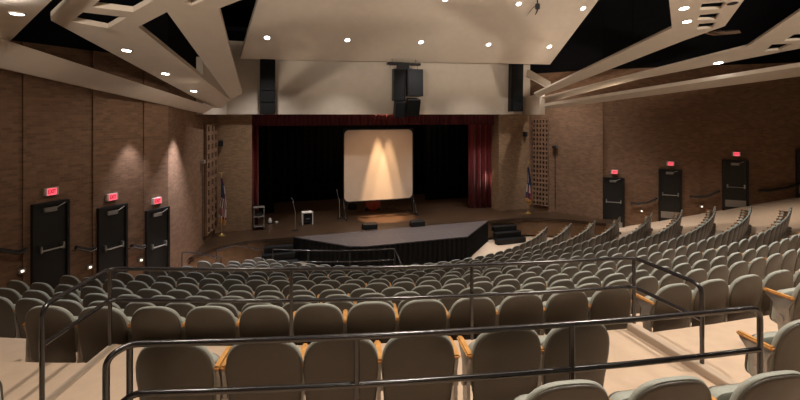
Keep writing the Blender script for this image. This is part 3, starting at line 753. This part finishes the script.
# low rail in front of the thrust
zr = CZ-5.08; rr = 12.15
t0, t1 = th_at(rr, 262, zr), th_at(rr, 394.5, zr)
A3 = arc(rr, t0, rr, t1, zr, 10)
e = polar(rr+1.0, t1+.005, zr-.3)
railing('pit_railing', 'low dark railing in front of the skirted platform', [A3+[e, Vector((e.x, e.y, zfloor(13)))]], .08, [arc(rr, t0, rr, t1, zr-.42, 10)], [A3[0], polar(rr, th_at(rr, 308, zr), zr), polar(rr, th_at(rr, 350, zr), zr), A3[-1]], zfloor(13), .022)
def px_rail(name, label, pts, zf):
    P = [at(*p) for p in pts]; s = thing(name, label, 'railing', (P[0].x, P[0].y, zf))
    bm = NB(); tube(bm, fillet(P, .1), .022, 8); obj('top_rail', bm, 'rail', s, True)
    for p in (P[0], P[-1]):
        bm = NB(); tube(bm, [Vector((p.x, p.y, zf)), p], .02, 8); obj('post', bm, 'rail', s, True)
px_rail('ramp_railing', 'dark ramp handrail left of the stage by the lit wall corner', [(182, 252.5, 15.3), (192, 252.5, 15.4), (221, 257.6, 15.3)], zfloor(13))
px_rail('ramp_railing', 'dark curved handrail under the left flag', [(216, 251, 16.6), (226, 247.6, 16.9), (238, 245.4, 17.1), (262, 250, 16.6)], zfloor(13))

# ------------------------------------------------------------------ seats
W = .55
def pillow(bm, outline, y0, y1, bulge=0., curve=.10, recl=.17, zr0=.27, edge=.025):
    """cushion-like solid between depth y0 (rear) and y1 (front), outline in x/z"""
    cz = sum(p[1] for p in outline)/len(outline); n = len(outline); rings = []
    th_ = y1-y0; e = min(edge, th_*.45)
    for f, y in ((.45, y0-.004), (.90, y0), (.97, y0+e*.25), (1., y0+e), (1., y1-e), (.97, y1-e*.25), (.90, y1), (.45, y1+bulge)):
        ring = []
        for x, z in outline:
            xx = x*f; zz = cz+(z-cz)*f
            ring.append(bm.verts.new((xx, y+curve*xx*xx*4-(zz-zr0)*recl, zz)))
        rings.append(ring)
    for a, b in zip(rings, rings[1:]):
        for k in range(n): bm.faces.new((a[k], a[(k+1) % n], b[(k+1) % n], b[k]))
    for ring in (rings[0], rings[-1]):
        c = bm.verts.new(sum((v.co for v in ring), Vector())/n)
        for k in range(n): bm.faces.new((ring[k], ring[(k+1) % n], c))
def back_outline(w0, w1, z0, zm, z1, n=9, ex=2.35):
    pts = [(-w0+.03, z0), (w0-.03, z0), (w0, z0+.03)]
    for i in range(n+1):
        a = PI/2*i/n; pts.append((w1*abs(math.cos(a))**(2/ex), zm+(z1-zm)*abs(math.sin(a))**(2/ex)))
    for x, z in pts[3:-1][::-1]: pts.append((-x, z))
    pts.append((-w0, z0+.03)); return pts
def local(name, bm, m, smooth=True):
    bmesh.ops.recalc_face_normals(bm, faces=bm.faces); me = bpy.data.meshes.new(name); bm.to_mesh(me); bm.free(); me.materials.append(M[m])
    if smooth:
        for p in me.polygons: p.use_smooth = True
        me.set_sharp_from_angle(angle=math.radians(50))
    return me
def yl(z, y): return y-(z-.27)*.17+.085
bm = NB(); pillow(bm, back_outline(.236, .256, .14, .51, .775, ex=2.7), .082, .104, edge=.010); ME_SHELL = local('back_shell', bm, 'shell')
bm = NB(); pillow(bm, back_outline(.240, .262, .24, .51, .784, ex=2.7), .100, .140, .015, edge=.014); ME_CUSH = local('back_cushion', bm, 'fabric')
bm = NB(); pillow(bm, rrect(-.235, .235, .20, .57, .09), .25, .33, .02, .0, .10, .27, .03)
ME_SEAT = local('seat_cushion', bm, 'fabric')
bm = NB(); pillow(bm, rrect(-.225, .225, .21, .55, .08), .325, .355, .0, .0, .10, .27, .012); ME_PAN = local('seat_pan', bm, 'shell')
def side_prism(bm, prof, x0, x1):
    prism(bm, [Vector((x0, y, z)) for y, z in prof], [Vector((x1, y, z)) for y, z in prof])
def stanchion(sx):
    x = sx*W/2; bm = NB()
    side_prism(bm, [(.10, .05), (.20, .05), (.24, .45), (.34, .53), (.34, .55), (.08, .55), (.08, .53), (.12, .45)], x-.013, x+.013)
    bmesh.ops.bevel(bm, geom=bm.edges[:], offset=.004, segments=1, affect='EDGES')
    b2 = NB(); box(b2, x-.03, x+.03, .02, .32, -.07, .05, .008); merge(bm, b2)
    tube(bm, [(x-.03, .19, .33), (x+.03, .19, .33)], .035, 12)
    return local('stanchion', bm, 'steel')
def armrest(sx):
    x = sx*W/2; bm = NB()
    box(bm, x-.025, x+.025, .07, .36, .548, .578, .011); return local('armrest', bm, 'wood')
ME_ST = (stanchion(-1), stanchion(1)); ME_AR = (armrest(-1), armrest(1))
proto = thing('theatre_seat', 'seat', 'seat', (0, 0, 0))
def child(name, me, par):
    o = bpy.data.objects.new(name, me); COL.objects.link(o); o.parent = par; return o
sh = child('back_shell', ME_SHELL, proto); child('back_cushion', ME_CUSH, proto)
ss = child('seat', ME_SEAT, proto); child('seat_pan', ME_PAN, ss)
st = child('stanchion', ME_ST[0], proto); child('armrest', ME_AR[0], proto)
used = False
def seat(p, rz, label, group, ends=''):
    global used
    if not used: r = proto; used = True; kids = None
    else:
        r = proto.copy(); COL.objects.link(r)
        for ch in proto_children:
            if 'n' in ends and ch.name.startswith(('armrest', 'stanchion')): continue
            c = ch.copy(); COL.objects.link(c); c.parent = r
            for g in ch.children:
                d = g.copy(); COL.objects.link(d); d.parent = c
    r.location = p; r.rotation_euler = (0, 0, rz); r['label'] = label; r['group'] = group
    if 'r' in ends: child('stanchion', ME_ST[1], r); child('armrest', ME_AR[1], r)
    return r
proto_children = list(proto.children)
SEATS = []      # (distance, position, rotation, label, group, ends)
def face(p):
    dx, dy = CX-p.x, CY-p.y; return math.atan2(-dx, dy)
def add_row(r, z, t_right, t_left, fmt, group, from_right=True, end_r=True):
    R_ = r if callable(r) else (lambda t: r)
    t = t_right; row = []
    while t > t_left:
        p = polar(R_(t), t, z); x, y = proj(p+UP*.6)
        row.append((p, x, t == t_right and end_r)); t -= W/R_(t)
    vis = [q for q in row if -25 < q[1] < 822 and q[0].y > .5]
    if not from_right: vis.sort(key=lambda q: q[1])
    for k, (p, x, e) in enumerate(vis):
        k2 = k+1
        SEATS.append((p.length if False else (p-Vector((0, 0, CZ))).length, p, face(p), fmt % nth(k2), group, 'r' if e else ''))
def theta_for(r, z, px, lo=-.9, hi=.9):
    prev = None; N = 3000
    for i in range(N+1):
        t = lo+(hi-lo)*i/N; p = polar(r, t, z)
        if p.y < .5: prev = None; continue
        e = proj(p)[0]-px
        if prev is not None and prev[1]*e <= 0: return t
        prev = (t, e)
    return None
TIPS = {1: (548, 226), 2: (572, 222.5), 3: (596, 219.5), 4: (621, 216), 5: (653, 212), 6: (683, 209), 7: (716, 205.3), 8: (751, 202), 9: (789, 198.5)}
for k in range(1, 10):
    h = 5.45-.294*(k-1); tx, ty = TIPS[k]; Z = h*F/(ty-HY); r, te = rth((((tx-400)/F*Z), Z))
    tt = max((proj(polar(r, t*.002, CZ-h))[0], t*.002) for t in range(100, 480))[1]
    te = min(te, tt+.012)
    add_row(lambda t, a=r, b=te, c=max(r, 12+k*1.01): c+(a-c)*max(0., min(1., (abs(t)-.08)/((b if t > 0 else .55)-.08)))**1.4, CZ-h-.78, te-.25/r, -math.radians(31.8), 'taupe theatre seat, %s from the right end of the '+nth(k)+' row from the stage', 'theatre seats, %s row from the stage' % nth(k))
for k, r, ax_, nm in ((10, 22.0, 302, 'third'), (11, 22.8, 138, 'second')):
    z = zfloor(r); t = theta_for(r, z+.7, ax_, -.5, .4)
    t = t+math.floor((.62-t)/(W/r))*(W/r)
    add_row(r, z, t, -.60, 'taupe seat, %s from the picture\'s left in the '+nm+' row below the far railing', 'theatre seats, %s row below the far railing' % nm, False, False)
rA = 24.48
tA = theta_for(rA, ZA+.7, 317, -.5, .4); dA = W/rA
tA_r = tA+6*dA; 
add_row(rA, ZA, tA_r, tA-5.2*dA, 'taupe theatre seat, %s from the left in the row directly below the far railing', 'theatre seats directly below the far railing', False, True)
tQ = theta_for(rA+.1, ZA+.7, 678, -.3, .6)
add_row(rA+.1, ZA, tQ+4*dA, tQ-.001, 'taupe theatre seat, %s to the right of the far railing, level with it', 'theatre seats right of the far railing', False, True)
def one(px, r, z, label, ends='', group='large theatre seats near the camera', turn=0):
    t = theta_for(r, z+.72, px, -.6, .6); p = polar(r, t, z)
    SEATS.append(((p-Vector((0, 0, CZ))).length, p, face(p)+turn, label, group, ends))
rM = 26.07
for i, (px, e) in enumerate(((168, 'nr'), (260, ''), (340, ''), (419, 'r'), (511, ''), (582, ''))):
    one(px, rM, ZP, 'large theatre seat on the railed floor, %s from the left behind the near railing' % nth(i+1), e)
one(-80, rM+.12, ZL, 'large theatre seat cut off at the lower left picture edge')
rN = 27.05
for px, r_, lab in ((572, 26.88, 'left'), (680, 26.93, 'middle'), (785, 26.98, 'right')):
    one(px, r_, ZN-.03, 'large theatre seat cut by the bottom picture edge, %s one of three at bottom right' % lab, 'n' if lab == 'left' else '')
one(24, 26.72, ZL+.08, 'theatre seat whose top just shows at the bottom left picture edge')
one(812, 26.25, ZL+.02, 'large theatre seat with wooden arm at the right picture edge beside the near railing end')
one(822, 25.45, ZL-.05, 'theatre seat with wooden arm at the right picture edge above the nearest one')
SEATS.sort(key=lambda s: s[0])
print('SEATS', len(SEATS), [q[3] for q in SEATS if len(q[3].split())>15][:6])
keep, rest = SEATS[:300], SEATS[300:]
keep.sort(key=lambda q: 'n' in q[5])
for _, p, rz, lab, grp, e in keep: seat(p, rz, lab, grp, e)
if rest:
    bm = NB(); mats = ['shell', 'fabric', 'steel', 'wood']
    for _, p, rz, lab, grp, e in rest:
        mtx = Matrix.Translation(p) @ Matrix.Rotation(rz, 4, 'Z')
        for me, mi in ((ME_SHELL, 0), (ME_CUSH, 1), (ME_SEAT, 1), (ME_PAN, 0), (ME_ST[0], 2), (ME_AR[0], 3))+(((ME_ST[1], 2), (ME_AR[1], 3)) if e else ()):
            nv, nf = len(bm.verts), len(bm.faces); bm.from_mesh(me)
            bm.verts.ensure_lookup_table(); bm.faces.ensure_lookup_table()
            for v in bm.verts[nv:]: v.co = mtx @ v.co
            for f in bm.faces[nf:]: f.material_index = mi
    o = obj('distant_theatre_seats', bm, mats, None, True, label='farthest rows of taupe theatre seats near the stage', category='seats', kind='stuff')

# ------------------------------------------------------------------ light
def spot(name, p, target, energy, size, col=(1, .90, .78), blend=.6, rad=.12):
    l = bpy.data.lights.new(name, 'SPOT'); l.energy = energy; l.spot_size = math.radians(size); l.spot_blend = blend; l.color = col; l.shadow_soft_size = rad
    o = bpy.data.objects.new(name, l); COL.objects.link(o); o.location = p
    o.rotation_euler = (Vector(target)-Vector(p)).to_track_quat('-Z', 'Y').to_euler(); return o
COOL = (1, .95, .90); WARM = (1, .87, .73)
for c, n, k in LAMPS:
    if k == 'c': spot('downlight_beam', c-n*.06, c-n*.06-UP, 560, 92, COOL, 1.)
    elif k == 'l': spot('downlight_beam', c-n*.06, c-n*.06-UP+Vector((.35, .25, 0)), 90, 80, (.80, .90, 1.), 1.)
    else: spot('downlight_beam', c-n*.06, c-n*.06-UP+Vector((-.2, -.25, 0)), 420, 90, COOL, 1.)
# lamps over the rear seats, above and behind the camera
for x, y, z, e in ((-3.2, 3.4, CZ+4.2, 260), (.6, 3.6, CZ+4.4, 520), (4.2, 4.0, CZ+4.4, 560), (8.5, 6.0, CZ+4.2, 800), (.5, -2.5, CZ+3.5, 180)):
    spot('rear_house_lamp', (x, y, z), (x, y, 0), e, 110, WARM)
for x, y, e in ((9.6, 19.5, 420), (12.2, 17.6, 420), (15.2, 15.6, 420)):  # unseen lamps added to brighten the right aisle floor
    spot('aisle_fill', (x, y, CZ+3.0), (x+.9, y+.7, 0), e, 62, WARM, 1.)
for x, y, e in ((-5.6, 8.2, 55), (-5.2, 12.4, 50)):  # unseen lamps added to brighten the left brick wall
    spot('aisle_fill', (x, y, CZ+.75), (x-3.0, y+1.2, CZ-1.6), e, 120, WARM, 1.)
# unseen lamps added by the rear wall to brighten the ceiling panels
for x, e in ((-5, 2100), (2, 2700), (12, 3900)):
    spot('ceiling_fill', (x, -4, CZ+.6), (x*.8, 10, CZ+6.2), e, 52, WARM, .5, .3)
# two stage specials grazing the screen
for px in (378, 388.5):
    p0 = on_plane(px, 138, room(0, SAX-.02, 0), AX)
    p = p0-AX*.58+UP*3.45
    spot('screen_special', p, p-UP, 4200 if px < 380 else 2300, 20.0, (1, .66, .38), .4, .04)
# stage wash (dim, warm)
spot('stage_wash', room(0, -4.5, CZ+3.4), room(0, -5.5, ZS), 220, 120, (1, .70, .45), .8, .3)
for q in (-3.6, 3.8): spot('screen_fill', room(q, -9.6, CZ+1.2), room(-.2, SAX, CZ-3.0), 170, 46, (1, .60, .36), 1., .2)  # unseen floating lamps added to warm and brighten the screen
spot('curtain_special', room(6.0, -7.9, CZ-.25), room(6.05, -5.7, ZS+1.3), 1500, 11, (1, .75, .6), 1., .05)
# wall washers under the beam along the left brick wall
for px, pz, e, al in ((167, .12, 640, .7), (129, -.36, 95, .0)):
    b = lw(px); p = Vector((b[0], b[1], CZ+pz))+nl*.36+tl*al
    spot('wall_washer', p, p-UP, e, 70, (.95, .92, 1.), .95, .05)

w = bpy.data.worlds.new('world'); SC.world = w; w.use_nodes = True
w.node_tree.nodes['Background'].inputs[0].default_value = (.9, .85, .8, 1); w.node_tree.nodes['Background'].inputs[1].default_value = .0

cam = bpy.data.cameras.new('camera'); co = bpy.data.objects.new('camera', cam); COL.objects.link(co)
co.location = (0, 0, CZ); co.rotation_euler = (PI/2, 0, 0)
cam.sensor_width = 36; cam.lens = 36*F/800; cam.shift_y = -(200-HY)/800; cam.clip_end = 200; cam.clip_start = .05
SC.camera = co
SC.view_settings.view_transform = 'Standard'; SC.view_settings.look = 'None'; SC.view_settings.gamma = 1; SC.view_settings.use_curve_mapping = False
SC.view_settings.exposure = 0.95
SC.cycles.use_denoising = True; SC.cycles.max_bounces = 6
